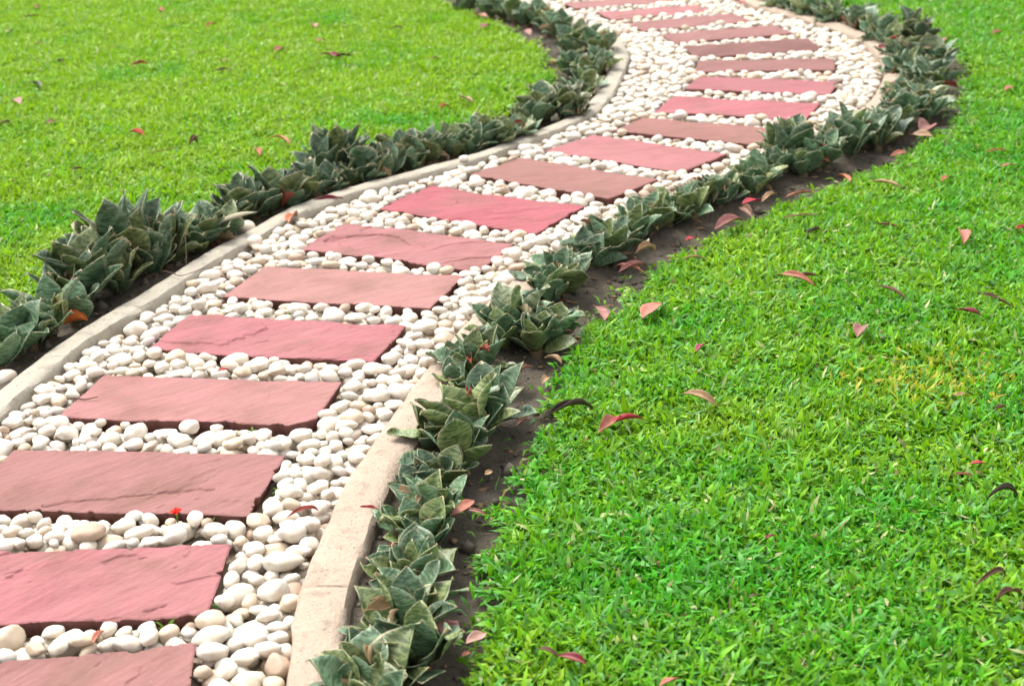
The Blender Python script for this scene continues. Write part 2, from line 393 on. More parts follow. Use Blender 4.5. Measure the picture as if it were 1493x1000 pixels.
# x, y, turn, width, depth, roughness of the split face, colour, short description, label
SLABS = [
 (-0.838,2.151,0.105,0.600,0.272,0.8,mixc(ROSE,BROWN,.15),'the slab cut off by the bottom edge','dull rose stone slab cut off by the bottom edge of the photo'),
 (-0.848,2.533,0.009,0.600,0.268,1.3,mixc(PINK,ROSE,.3),'the rippled slab second from the bottom','pink stone slab with diagonal rippled ledges, second from the bottom'),
 (-0.810,2.961,-0.142,0.607,0.276,0.55,mixc(ROSE,BROWN,.14),'the slab with the long crack','rose slab with one long diagonal crack, third from the bottom'),
 (-0.721,3.380,-0.195,0.603,0.262,0.3,mixc(ROSE,(0.34,0.150,0.150),.6),'the smooth slab with a chipped right corner','smooth pink slab with a chipped near right corner, fourth from the bottom'),
 (-0.596,3.771,-0.274,0.608,0.247,1.0,mixc(PINK,ROSE,.3),'the slab with the curved ledge','pink slab with a curved raised ledge across its left half, fifth from the bottom'),
 (-0.458,4.155,-0.303,0.607,0.276,0.3,mixc(ROSE,(0.33,0.165,0.153),.7),'the pale smooth slab','pale smooth salmon slab below the slab with the brown scar'),
 (-0.299,4.511,-0.457,0.595,0.268,1.2,mixc(ROSE,PINK,.3),'the slab with the brown scar','pale pink slab with a brown layered scar on its left side'),
 (-0.079,4.882,-0.598,0.599,0.297,0.7,mixc(PINK,(0.30,0.058,0.082),.6),'the brightest pink slab','brightest pink slab of the path, with a small curved ridge near its left corner'),
 (0.198,5.215,-0.694,0.592,0.284,0.2,(0.24,0.11,0.10),'the flat slab above the brightest one','flat dusty salmon slab just above the brightest pink one'),
 (0.467,5.507,-0.740,0.602,0.279,0.35,mixc(PINK,ROSE,.4),'the slab turned most to the right','pink slab in mid path turned most steeply, its right corner touching the plant row'),
 (0.732,5.802,-0.553,0.594,0.270,0.35,(0.235,0.105,0.094),'the slab partly behind plants','salmon slab whose right end is hidden behind the plant tips'),
 (0.933,6.158,-0.399,0.604,0.285,0.5,mixc(PINK,(0.30,0.058,0.082),.3),'the strong pink slab entering the bend','strong pink slab at the start of the bend, streaked lengthwise'),
 (1.095,6.548,-0.351,0.603,0.267,0.4,mixc(PINK,BROWN,.2),'the slab with a brownish right half','pink slab in the bend turning brownish toward its right end'),
 (1.177,6.970,-0.189,0.607,0.276,0.45,mixc(ROSE,BROWN,.45),'the level slab in the bend','brown rose slab lying level in the widest part of the bend'),
 (1.185,7.384,0.070,0.599,0.275,0.4,mixc(ROSE,BROWN,.75),'the darkest brown slab','darkest brown red slab, the second one above the widest bend'),
 (1.120,7.782,0.179,0.597,0.278,0.4,mixc(ROSE,BROWN,.35),'the slab tilting up to the right','red brown slab rising to the right just above the darkest slab'),
 (0.984,8.164,0.264,0.594,0.268,0.4,mixc(ROSE,BROWN,.25),'the fourth slab from the top','dusty red slab, fourth from the top of the photo'),
 (0.849,8.535,0.247,0.584,0.257,0.4,mixc(ROSE,PINK,.3),'the third slab from the top','narrow looking rose slab, third from the top of the photo'),
 (0.689,8.930,0.225,0.595,0.270,0.4,mixc(ROSE,BROWN,.1),'the second slab from the top','rose slab below the topmost strip of red stone'),
 (0.520,9.330,0.215,0.595,0.270,0.4,mixc(ROSE,BROWN,.3),'the topmost slab','topmost red slab, only a sliver showing at the top edge of the photo'),
]
SLAB_T = 0.040
def slab(i, x, y, th, w, d, rough, colr, short, label):
    nu, nv = (280, 130) if i < 9 else (170, 84)
    u, v = np.meshgrid(np.linspace(-.5, .5, nu), np.linspace(-.5, .5, nv), indexing='ij')
    px, py = u * w, v * d
    # ragged hand-split outline
    ex = 0.0055 * (fbm(py * 22, 1.7, i, 5) - .5) + 0.040 * np.maximum(0, fbm(py * 45, u * 2, i * 3.1, 9) - .60)
    ey = 0.0055 * (fbm(px * 18, 4.2, i, 6) - .5) + 0.040 * np.maximum(0, fbm(px * 45, v * 2, i * 2.3, 10) - .60)
    px = px * (1 - 0.004 * np.abs(v)) - np.sign(u) * np.abs(ex) * np.clip((np.abs(u) - .35) / .15, 0, 1) + 0.005 * np.sin(i * 1.7) * v
    py = py - np.sign(v) * np.abs(ey) * np.clip((np.abs(v) - .3) / .2, 0, 1) + 0.008 * np.sin(i * 2.9 + 1) * u
    if i == 3:                                          # chipped near right corner
        q = np.clip((u - .42) / .08, 0, 1) * np.clip((-v - .33) / .17, 0, 1); px, py = px - .022 * q, py + .020 * q
    # cleft face: steps between split layers, running along a diagonal grain
    a = -0.80 + 0.22 * math.sin(i * 2.1)
    gx, gy = px * math.cos(a) - py * math.sin(a), px * math.sin(a) + py * math.cos(a)
    q = fbm(gx * 3.0 + 3.1 * i, gy * 7.5, i * 1.3, 31, 6) * 5.5 * min(1.0, 0.45 + 0.5 * rough)
    fr = q - np.floor(q); e = np.clip((fr - .95) / .05, 0, 1); e = e * e * (3 - 2 * e)
    h = (np.floor(q) + e - q.mean()) * 0.0030 * rough * np.clip(fbm(px * 6, py * 6, i * 1.9, 35) * 3.2 - 1.0, .12, 1)
    h += 0.016 * (fbm(gx * 3.2, gy * 6.5, i * 3.3, 37, 2) - .5) * min(rough + .15, 1)
    h += 0.0065 * (fbm(gx * 7, gy * 16, i * 2.7, 41, 5) - .5) * (0.5 + rough) + 0.0009 * (vnoise(px * 160, py * 160, i, 51) - .5)
    ctr = lambda cx, cy, rx, ry: np.hypot((u - cx) / rx, (v - cy) / ry)
    if i == 2:                                          # the long crack
        s = np.abs(v - (-.32 + .62 * (u + .05) + .22 * (fbm(u * 9, .3, 1.7, 44, 5) - .5)))
        h -= 0.0045 * np.clip(1 - s / (.012 + .02 * vnoise(u * 14, 2.2, 0, 45)), 0, 1) * ((u > -.22) & (u < .33))
    if i == 6:                                          # hollow where layers flaked off
        dd = ctr(-.20, -.05, .24, .25) + 1.3 * (fbm(u * 9, v * 4, 3, 61, 6) - .5); h -= 0.0055 * np.clip((1 - dd) / .06, 0, 1)
    if i == 7:
        dd = np.abs(ctr(-.30, -.05, .12, .22) - 1 + 1.0 * (fbm(u * 8, v * 4, 3, 62, 6) - .5)); h += 0.0025 * np.clip(1 - dd / .12, 0, 1) * (v > -.1)
    if i == 4:
        dd = ctr(-.32, .05, .22, .38) + 1.1 * (fbm(u * 7, v * 4, 5, 63, 6) - .5); h += 0.004 * np.clip((1 - dd) / .07, 0, 1)
    h -= 0.0022 * (np.clip((np.abs(u) - .494) / .006, 0, 1)**2 + np.clip((np.abs(v) - .486) / .014, 0, 1)**2) * (.4 + vnoise(px * 30, py * 30, i, 77))
    h += (u * math.sin(i * 5.1) * .006 + v * math.sin(i * 3.7) * .004)
    V = np.stack([px, py, h], -1).reshape(-1, 3)
    F = [grid_faces(nu, nv)]
    ring = [k * nv for k in range(nu)] + [(nu - 1) * nv + k for k in range(1, nv)] + [k * nv + nv - 1 for k in range(nu - 2, -1, -1)] + [k for k in range(nv - 2, 0, -1)]
    ring = np.array(ring); R = V[ring]; n = len(ring); off = len(V); rings = [R]
    for k, zz in enumerate((0.35, 0.7, 1.0)):
        Q = R.copy(); s = (k + 1) * (.0030 + .0030 * vnoise(R[:, 0] * 35, R[:, 1] * 35, k * 1.7 + i, 71))     # broken back underneath
        Q[:, 0] -= np.sign(R[:, 0]) * s * (np.abs(R[:, 0]) > w * .47); Q[:, 1] -= np.sign(R[:, 1]) * s * (np.abs(R[:, 1]) > d * .44); Q[:, 2] = R[:, 2] * (1 - zz) - SLAB_T * zz + .002 * (vnoise(R[:, 0] * 50, R[:, 1] * 50, k, 72) - .5)
        rings.append(Q)
    V = np.vstack([V] + rings[1:]); prev = ring
    for k in range(3):
        cur = off + k * n + np.arange(n)
        F.append(np.stack([prev, cur, np.roll(cur, -1), np.roll(prev, -1)], 1)); prev = cur
    # own vertices for the sides, so the arris stays sharp
    V = np.vstack([V, R]); own = len(V) - n + np.arange(n); F[1] = F[1].copy(); F[1][:, 0] = own; F[1][:, 3] = np.roll(own, -1)
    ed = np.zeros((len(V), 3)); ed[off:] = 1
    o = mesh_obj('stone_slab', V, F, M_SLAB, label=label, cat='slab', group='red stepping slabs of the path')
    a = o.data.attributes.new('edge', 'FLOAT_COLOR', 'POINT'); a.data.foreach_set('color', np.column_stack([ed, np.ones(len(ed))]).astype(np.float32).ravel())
    o.location = (x, y, 0); o.rotation_euler = (0, 0, th); o.color = (*colr, 1)
for i, s in enumerate(SLABS): slab(i, *s)

# ------------------------------------------------------------------ pebbles: dropped one by one onto a height map
def ico(sub):
    import bmesh
    b = bmesh.new(); bmesh.ops.create_icosphere(b, subdivisions=sub, radius=1.0)
    V = np.array([v.co[:] for v in b.verts]); F = np.array([[v.index for v in f.verts] for f in b.faces]); b.free()
    return V, F
ICO2, ICO3 = ico(2), ico(3)
RES = 0.004; GX0, GY0, GX1, GY1 = -1.42, 1.3, 1.85, 10.2
gw, gh = int((GX1 - GX0) / RES), int((GY1 - GY0) / RES)
gx, gy = np.meshgrid(GX0 + (np.arange(gw) + .5) * RES, GY0 + (np.arange(gh) + .5) * RES, indexing='ij')
GP = np.stack([gx.ravel(), gy.ravel()], 1)
hin = inside(PATH_POLY[::2], GP)
Hm = np.where(hin, -0.038, 0.03)
for (x, y, th, w, d, *_r) in SLABS:
    c, s = math.cos(th), math.sin(th); q = GP - (x, y)
    lx, ly = q[:, 0] * c + q[:, 1] * s, -q[:, 0] * s + q[:, 1] * c
    Hm[(np.abs(lx) < w / 2) & (np.abs(ly) < d / 2)] = 0.006
free = GP[Hm < -0.03]
Hm = Hm.reshape(gw, gh)
pebbles = []
fails = 0
while len(pebbles) < 7500 and fails < 320:
    a = min(0.036, max(0.010, rng.lognormal(math.log(0.0195), 0.31))); b = a * rng.uniform(.62, .9); cz = a * rng.uniform(.42, .66)
    ang = rng.uniform(0, math.pi); ca, sa = math.cos(ang), math.sin(ang)
    r = int(a / RES) + 1
    ii, jj = np.meshgrid(np.arange(-r, r + 1), np.arange(-r, r + 1), indexing='ij')
    lx, ly = (ii * ca + jj * sa) * RES / a, (-ii * sa + jj * ca) * RES / b
    e = 1 - lx * lx - ly * ly; m = e > 0.04; zz = cz * np.sqrt(np.maximum(e, 0))
    best = None
    for k in range(16):
        p = free[rng.integers(len(free))]; ci, cj = int((p[0] - GX0) / RES), int((p[1] - GY0) / RES)
        if ci < r or cj < r or ci >= gw - r or cj >= gh - r: continue
        H = Hm[ci - r:ci + r + 1, cj - r:cj + r + 1]
        z = (H[m] + zz[m]).max()
        if best is None or z < best[0]: best = (z, ci, cj, H, p)
    if best is None: continue
    z, ci, cj, H, p = best; z -= 0.0035
    if z + cz > 0.009 + 0.014 * rng.random(): fails += 1; continue
    fails = max(0, fails - 2)
    H[m] = np.maximum(H[m], z + zz[m])
    pebbles.append((p[0], p[1], z, a, b, cz, ang))
PB = np.array(pebbles)
print('pebbles', len(PB))
tone = rng.random(len(PB))
pcol = np.empty((len(PB), 3)); tone_name = []
for k in range(len(PB)):
    if tone[k] < .86: c = np.array((.66, .615, .54)) * rng.uniform(.84, 1.10) + rng.normal(0, .008, 3); tone_name.append('white')
    elif tone[k] < .965: c = np.array((.52, .42, .31)) * rng.uniform(.85, 1.1); tone_name.append('cream')
    else: c = np.array((.38, .27, .20)) * rng.uniform(.8, 1.1); tone_name.append('beige')
    pcol[k] = np.clip(c, 0, .84)
def pebble_verts(k, base):
    x, y, z, a, b, cz, ang = PB[k]
    V = base.copy(); pw = 0.9 + 0.2 * ((k * 7) % 10) / 10
    V = np.sign(V) * np.abs(V)**pw
    V *= (1 + 0.36 * (vnoise(base[:, 0] * 1.3 + k * 3.7, base[:, 1] * 1.3, base[:, 2] * 1.3 + k, 81) - .5)
            + 0.13 * (vnoise(base[:, 0] * 3 + k, base[:, 1] * 3, base[:, 2] * 3, 82) - .5))[:, None]
    if k % 5 < 3:                                        # some stones are broken or flattened on a side or two
        for q in range(2):
            nn = rng.normal(0, 1, 3); nn /= np.linalg.norm(nn); over = V @ nn - rng.uniform(.62, .85); V = V - np.maximum(over, 0)[:, None] * nn * .85
    V *= (a * 1.03, b * 1.03, cz * 1.04)
    t1, t2 = rng.normal(0, .16), rng.normal(0, .16)
    R = (Matrix.Rotation(ang, 3, 'Z') @ Matrix.Rotation(t1, 3, 'X') @ Matrix.Rotation(t2, 3, 'Y'))
    return V @ np.array(R).T
ctr = PB[:, :3].copy(); pr = project(ctr)
topH = Hm[((PB[:, 0] - GX0) / RES).astype(int), ((PB[:, 1] - GY0) / RES).astype(int)]
vis = (topH - (PB[:, 2] + PB[:, 5]) < 0.006) & (pr[:, 0] > 8) & (pr[:, 0] < 1485) & (pr[:, 1] > 5) & (pr[:, 1] < 992)
score = np.where(vis, PB[:, 3] * PB[:, 4] / pr[:, 2]**2, -1)
near = np.argsort(-score)[:300]
def zone(x, y):
    best = None
    for i, (sx, sy, th, w, d, *_r) in enumerate(SLABS):
        c, s = math.cos(th), math.sin(th); lx, ly = (x - sx) * c + (y - sy) * s, -(x - sx) * s + (y - sy) * c
        if best is None or abs(ly) < best[0]: best = (abs(ly), i, lx, ly)
    _a, i, lx, ly = best
    if lx < -.30: return 'L', i, 'between the left kerb and ' + SLABS[i][7]
    if lx > .30: return 'R', i, 'between the right kerb and ' + SLABS[i][7]
    j = i if ly > 0 else i - 1
    if j < 0: return 'G', -1, 'in front of ' + SLABS[0][7]
    return 'G', j, 'in the gap above ' + SLABS[j][7]
ns = set(near.tolist())
for k in near:
    V = pebble_verts(k, ICO3[0])
    size = 'large' if PB[k, 3] > .026 else 'small' if PB[k, 3] < .0185 else 'medium'
    w = zone(PB[k, 0], PB[k, 1])[2]
    lab = f'{size} {tone_name[k]} pebble {w}'
    o = mesh_obj('pebble', V, ICO3[1], M_PEB, col=np.repeat(pcol[k][None], len(V), 0), label=lab, cat='pebble', group=lab.replace(' pebble ', ' pebbles '))
    o.location = PB[k, :3]
rest = [k for k in range(len(PB)) if k not in ns]
nb = len(ICO2[0])
V = np.vstack([pebble_verts(k, ICO2[0]) + PB[k, :3] for k in rest])
F = np.vstack([ICO2[1] + q * nb for q in range(len(rest))])
mesh_obj('pebbles', V, F, M_PEB, col=np.repeat(pcol[rest], nb, 0), kind='stuff', label='white rounded pebbles filling the path between the slabs')

# ------------------------------------------------------------------ grass
def lawn_grass(poly, edge, name, x0, x1, yellow, label):
    def frame(P):
        q = project(np.column_stack([P, np.zeros(len(P))]))
        return q
    N = int((x1 - x0) * 12.0 * 31000)
    out = []
    for chunk in range(int(math.ceil(N / 1_500_000))):
        n = min(1_500_000, N - chunk * 1_500_000)
        P = np.column_stack([rng.uniform(x0, x1, n), rng.uniform(1.0, 13.0, n)])
        q = frame(P); d = q[:, 2]
        m = 130
        infr = (q[:, 0] > -m) & (q[:, 0] < 1493 + m) & (q[:, 1] > -m) & (q[:, 1] < 1000 + m)
        dens = np.where(infr, np.clip(1.15 - (d - 3) * 0.055, .62, 1.0), 0.16)
        P = P[rng.random(n) < dens]
        k = inside(poly, P); dl = dist_line(edge[::2], P)
        # ragged rim with runners creeping over the soil
        rag = 0.085 * (fbm(P[:, 0] * 14, P[:, 1] * 14, 0, 91) - .5) * 2
        sd = np.where(k, dl, -dl) + rag
        keep = (sd > 0.012) | ((sd > -0.055) & (rng.random(len(P)) < .22 * np.exp(np.minimum(sd, 0) * 26)))
        keep &= rng.random(len(P)) < np.clip(.40 + sd * 10, .25, 1)
        out.append(np.column_stack([P[keep], sd[keep]]))
    A = np.vstack(out); n = len(A)
    X, Y, SD = A[:, 0], A[:, 1], A[:, 2]
    d = project(np.column_stack([X, Y, 0 * X]))[:, 2]
    big = np.clip(1 + (d - 3) * .035, 1, 1.35)
    clump = fbm(X * 9, Y * 9, 0, 95, 3)
    L = rng.uniform(.018, .041, n) * (0.75 + .5 * clump) * big
    W = rng.uniform(.0028, .0050, n) * big               # half width
    W *= np.exp(rng.normal(0, .16, n)); L *= np.exp(rng.normal(0, .14, n))
    az = rng.uniform(0, 2 * np.pi, n)
    lean = np.clip(rng.normal(1.0, .38, n), .08, 1.5)
    rim = SD < .03
    lean[rim] = np.clip(lean[rim] + .35, .5, 1.5)
    L[rim] *= .85
    dx, dy = np.cos(az), np.sin(az); sx, sy = -dy, dx
    tw = rng.normal(0, .5, n)
    z0 = -0.027 + 0.012 * rng.random(n) * (SD > .03) + 0.010 * (clump - .5)
    B = np.column_stack([X, Y, z0])
    D1 = np.column_stack([dx * np.sin(lean * .55), dy * np.sin(lean * .55), np.cos(lean * .55)])
    l2 = np.minimum(lean * 1.35, 1.75)
    D2 = np.column_stack([dx * np.sin(l2), dy * np.sin(l2), np.cos(l2)])
    S = np.column_stack([sx * np.cos(tw), sy * np.cos(tw), np.sin(tw) * .8])
    M1 = B + D1 * (L * .42)[:, None]; M2 = M1 + D2 * (L * .28)[:, None]; T = M2 + D2 * (L * .34)[:, None]
    w = W[:, None]
    V = np.stack([B - S * w * .6, B + S * w * .6, M1 - S * w, M1 + S * w, M2 - S * w * .8, M2 + S * w * .8, T], 1).reshape(-1, 3)
    o = (np.arange(n) * 7)[:, None]
    quads = np.vstack([o + [0, 1, 3, 2], o + [2, 3, 5, 4]]); tris = o + [4, 5, 6]
    # blade colours: fresh green with yellower and bluer tufts, a few straw blades
    t1 = .5 * fbm(X * 1.6, Y * 1.6, 0, 101, 3) + .5 * fbm(X * 4.5, Y * 4.5, 0, 104, 3); t2 = rng.random(n)
    f = np.clip((.30 * np.clip((Y - 5.5) / 3.5, 0, 1) if yellow > .2 else 0) + (t1 - .5) * (2.0 if yellow < .2 else 3.6) + .36 + yellow + (t2 - .5) * .55, 0, 1)[:, None]
    ga, gb = np.array((.050, .335, .008)), np.array((.255, .435, .010))
    col = ga + (gb - ga) * f
    mint = rng.random(n) < (.20 if yellow < .2 else .07); col[mint] = np.array((.120, .350, .075)) * rng.uniform(.8, 1.25, mint.sum())[:, None]  # blade sheen painted in as a random share of mint blades
    col *= rng.uniform(.60, 1.28, n)[:, None]
    pale = rng.random(n) < .028; col[pale] = np.array((.46, .50, .22)) * rng.uniform(.8, 1.15, pale.sum())[:, None]
    thatch = rng.random(n) < .012; col[thatch] = np.array((.20, .15, .06)) * rng.uniform(.6, 1.3, thatch.sum())[:, None]
    pc = ground_pt(1350, 545)
    pd = np.hypot((X - pc.x) / .21, (Y - pc.y) / .20) + .5 * (fbm(X * 20, Y * 20, 0, 103) - .5)
    straw = (pd < 1) & (rng.random(n) < .42 * np.clip(1.2 - pd, 0, 1)); col[straw] = np.array((.42, .40, .03)) * rng.uniform(.7, 1.2, straw.sum())[:, None]
    col = np.clip(col, 0, .6)
    print(name, n)
    mesh_obj(name, V, [quads, tris], M_BLADE, col=np.repeat(col, 7, 0), kind='stuff', label=label)
lawn_grass(POLY_R, EDGE_R, 'grass', -0.2, 4.6, 0.07, 'dense bright green carpet grass right of the path')
lawn_grass(POLY_L, EDGE_L, 'grass', -4.6, 0.4, .42, 'yellow green mown grass left of the path')

# ------------------------------------------------------------------ leafy things
def blade_leaf(L, W, fold, bend, cup, ns=11, nu=7, wave=0.0, seed=0, shape='ovate'):
    """a leaf along +Y, its face up (+Z): returns verts, faces, uv"""
    s = np.linspace(0, 1, ns); u = np.linspace(-1, 1, nu)
    if shape == 'ovate':
        prof = np.interp(s, [0, .12, .3, .5, .68, .82, .92, 1], [.42, .55, .84, 1, .90, .60, .28, .015])
    else:
        prof = np.interp(s, [0, .08, .25, .5, .75, .92, 1], [.03, .18, .75, 1, .72, .22, .0])
    th = bend * s**1.3
    ds = L / (ns - 1)
    yy = np.concatenate([[0], np.cumsum(np.cos(th[:-1]) * ds)]); zz = np.concatenate([[0], np.cumsum(-np.sin(th[:-1]) * ds)])
    V = np.zeros((ns, nu, 3))
    wv = wave * L * np.sin(s * 9 + seed)
    for j, uu in enumerate(u):
        hw = prof * W
        a = fold * abs(uu)
        V[:, j, 0] = uu * hw * math.cos(a)
        up = abs(uu) * hw * math.sin(a) * (1 + cup * s) + wv * uu * abs(uu)
        V[:, j, 1] = yy + up * np.sin(th); V[:, j, 2] = zz + up * np.cos(th)
    uv = np.zeros((ns, nu, 2)); uv[:, :, 0] = (u * .5 + .5)[None] * .998 + .001 + seed % 50; uv[:, :, 1] = s[:, None] * .998 + (seed * 3) % 40
    return V.reshape(-1, 3), grid_faces(ns, nu)[:, ::-1], uv.reshape(-1, 2)

def merge(parts):
    V, F, UV, COL, off = [], [], [], [], 0
    for v, f, uv, c in parts:
        V.append(v); F.append(f + off); UV.append(uv); COL.append(np.repeat(np.asarray(c, float)[None], len(v), 0)); off += len(v)
    return np.vstack(V), np.vstack(F), np.vstack(UV), np.vstack(COL)

def solid(o, t):
    m = o.modifiers.new('thickness', 'SOLIDIFY'); m.thickness = t; m.offset = 0.0; m.use_rim = True
    return o

def rosette(px, py, rpx, up, tall, dry, label, seed):
    """a clump of broad mottled leaves; up = how upright, tall = leaf length over radius, dry = number of withered leaves"""
    r = random.Random(seed)
    b = ground_pt(px, py, 0.05); d = project([b[:]])[0][2]
    R = rpx * d / F_PX
    root = empty('rosette_plant', (b.x, b.y, -0.020), label, 'plant', 'rosette plants along the kerbs')
    parts = []
    cu = RIN if b.x > np.interp(b.y, LIN[:, 1], LIN[:, 0]) else LIN
    q = int(np.argmin(np.hypot(cu[:, 0] - b.x, cu[:, 1] - b.y))); tx, ty = cu[min(q + 3, len(cu) - 1)] - cu[max(q - 3, 0)]; tl = math.hypot(tx, ty); tx, ty = tx / tl, ty / tl
    heads = [(0, 0, 1.0)]
    for sg in (-1, 1) if b.y < 7 else (r.choice((-1, 1)),):
        al, ac = sg * R * r.uniform(.65, 1.0), R * r.uniform(-.35, .35)
        heads.append((tx * al - ty * ac, ty * al + tx * ac, r.uniform(.62, .88)))
    if r.random() < (.9 if cu is RIN else .5):
        al, ac = R * r.uniform(-.5, .5), R * (r.uniform(.5, .75) if cu is RIN else r.choice((-.6, .6))); heads.append((tx * al - ty * ac, ty * al + tx * ac, r.uniform(.45, .65)))
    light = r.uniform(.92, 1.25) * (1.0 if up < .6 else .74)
    for hx, hy, hs in heads:
        n = (r.randint(11, 15) if hs == 1.0 else r.randint(7, 11)) + (4 if tall > 1.2 else 0)
        a0 = r.uniform(0, 6.28)
        for k in range(n):
            f = (k + .5) / n                              # 0 = inner, 1 = outer
            az = a0 + k * 2.3999 + r.uniform(-.4, .4)
            el = math.radians((1 - f) * 80 + f * (22 + 34 * up) + r.uniform(-13, 13))
            L = R * hs * tall * 1.0 * (0.92 + .30 * (1 - abs(f - .55))) * r.uniform(.75, 1.2)
            W = L * r.uniform(.28, .38) / (tall * 1.05 if tall > 1.2 else 1.0)
            v, fc, uv = blade_leaf(L, W, r.uniform(.12, .50), r.uniform(-.10, .60) * (1 - .4 * up), .5, wave=r.uniform(0, .07), seed=seed * 17 + k)
            M = (Matrix.Translation((hx, hy, 0)) @ Matrix.Rotation(az, 4, 'Z') @ Matrix.Translation((0, .008 + .014 * f, .012 * (1 - f))) @ Matrix.Rotation(el, 4, 'X')
                 @ Matrix.Rotation(r.uniform(-.45, .45), 4, 'Y') @ Matrix.Rotation(r.uniform(-.18, .18), 4, 'Z'))
            v = v @ np.array(M.to_3x3()).T + np.array(M.translation)
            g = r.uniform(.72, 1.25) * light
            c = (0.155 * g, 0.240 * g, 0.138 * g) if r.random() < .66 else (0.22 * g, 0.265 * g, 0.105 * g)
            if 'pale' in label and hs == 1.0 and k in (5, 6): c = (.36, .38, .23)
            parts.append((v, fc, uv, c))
    V, F, UV, COL = merge(parts)
    W2 = V[:, :2] + (b.x, b.y)                            # leaves lie over the kerb, not through it
    over = inside(PATH_POLY[::3], W2) | (dist_line(cu[max(0, q - 25):q + 26], W2) < .098)
    V[:, 2] = np.maximum(V[:, 2], np.where(over, .037 + .16 * np.clip(V[:, 2], -.05, .06), .004))
    solid(mesh_obj('foliage', V, F, M_ROS, root, COL, UV), .0012)
    # short scaly stems
    th = np.linspace(0, 2 * np.pi, 9)[:-1]
    fs = np.array([[a * 8 + w, a * 8 + (w + 1) % 8, a * 8 + 8 + (w + 1) % 8, a * 8 + 8 + w] for a in range(3) for w in range(8)])
    for hx, hy, hs in heads:
        st = np.vstack([np.column_stack([hx + np.cos(th) * rr, hy + np.sin(th) * rr, 0 * th + z]) for z, rr in ((-.03, .016), (0.0, .018), (.02, .014), (.035, .004))])
        mesh_obj('stem', st, fs, M_DRY, root, np.repeat([[.16, .12, .07]], len(st), 0))
    for k in range(dry + 2):
        hi = r.random() < .5
        L = R * (r.uniform(.30, .55) if hi else r.uniform(.5, .95)); W = L * r.uniform(.16, .30)
        v, fc, uv = blade_leaf(L, W, r.uniform(.7, 1.4), r.uniform(.2, 1.4), .8, wave=.06, seed=seed + k, shape='lance')
        M = Matrix.Rotation(r.uniform(0, 6.28), 4, 'Z') @ Matrix.Translation((0, R * r.uniform(.05, .4), R * (r.uniform(.4, .75) if hi else .08) + .01)) @ Matrix.Rotation(r.uniform(-.3, .8), 4, 'X') @ Matrix.Rotation(r.uniform(-.8, .8), 4, 'Y')
        v = v @ np.array(M.to_3x3()).T + np.array(M.translation); v[:, 2] = np.maximum(v[:, 2], .003)
        c = r.choice([(.36, .26, .15), (.31, .22, .12), (.22, .13, .07), (.42, .33, .21), (.28, .075, .045), (.34, .14, .07)])
        for word, cc in (('orange', (.48, .13, .03)), ('pinkish', (.42, .14, .10)), ('red brown', (.26, .06, .035)), ('red scrap', (.40, .04, .03)), ('tan', (.46, .34, .20))):
            if word in label and k < 3: c = cc
        solid(mesh_obj('withered_leaf', v, fc, M_DRY, root, np.repeat([c], len(v), 0), uv), .0008)
    return root

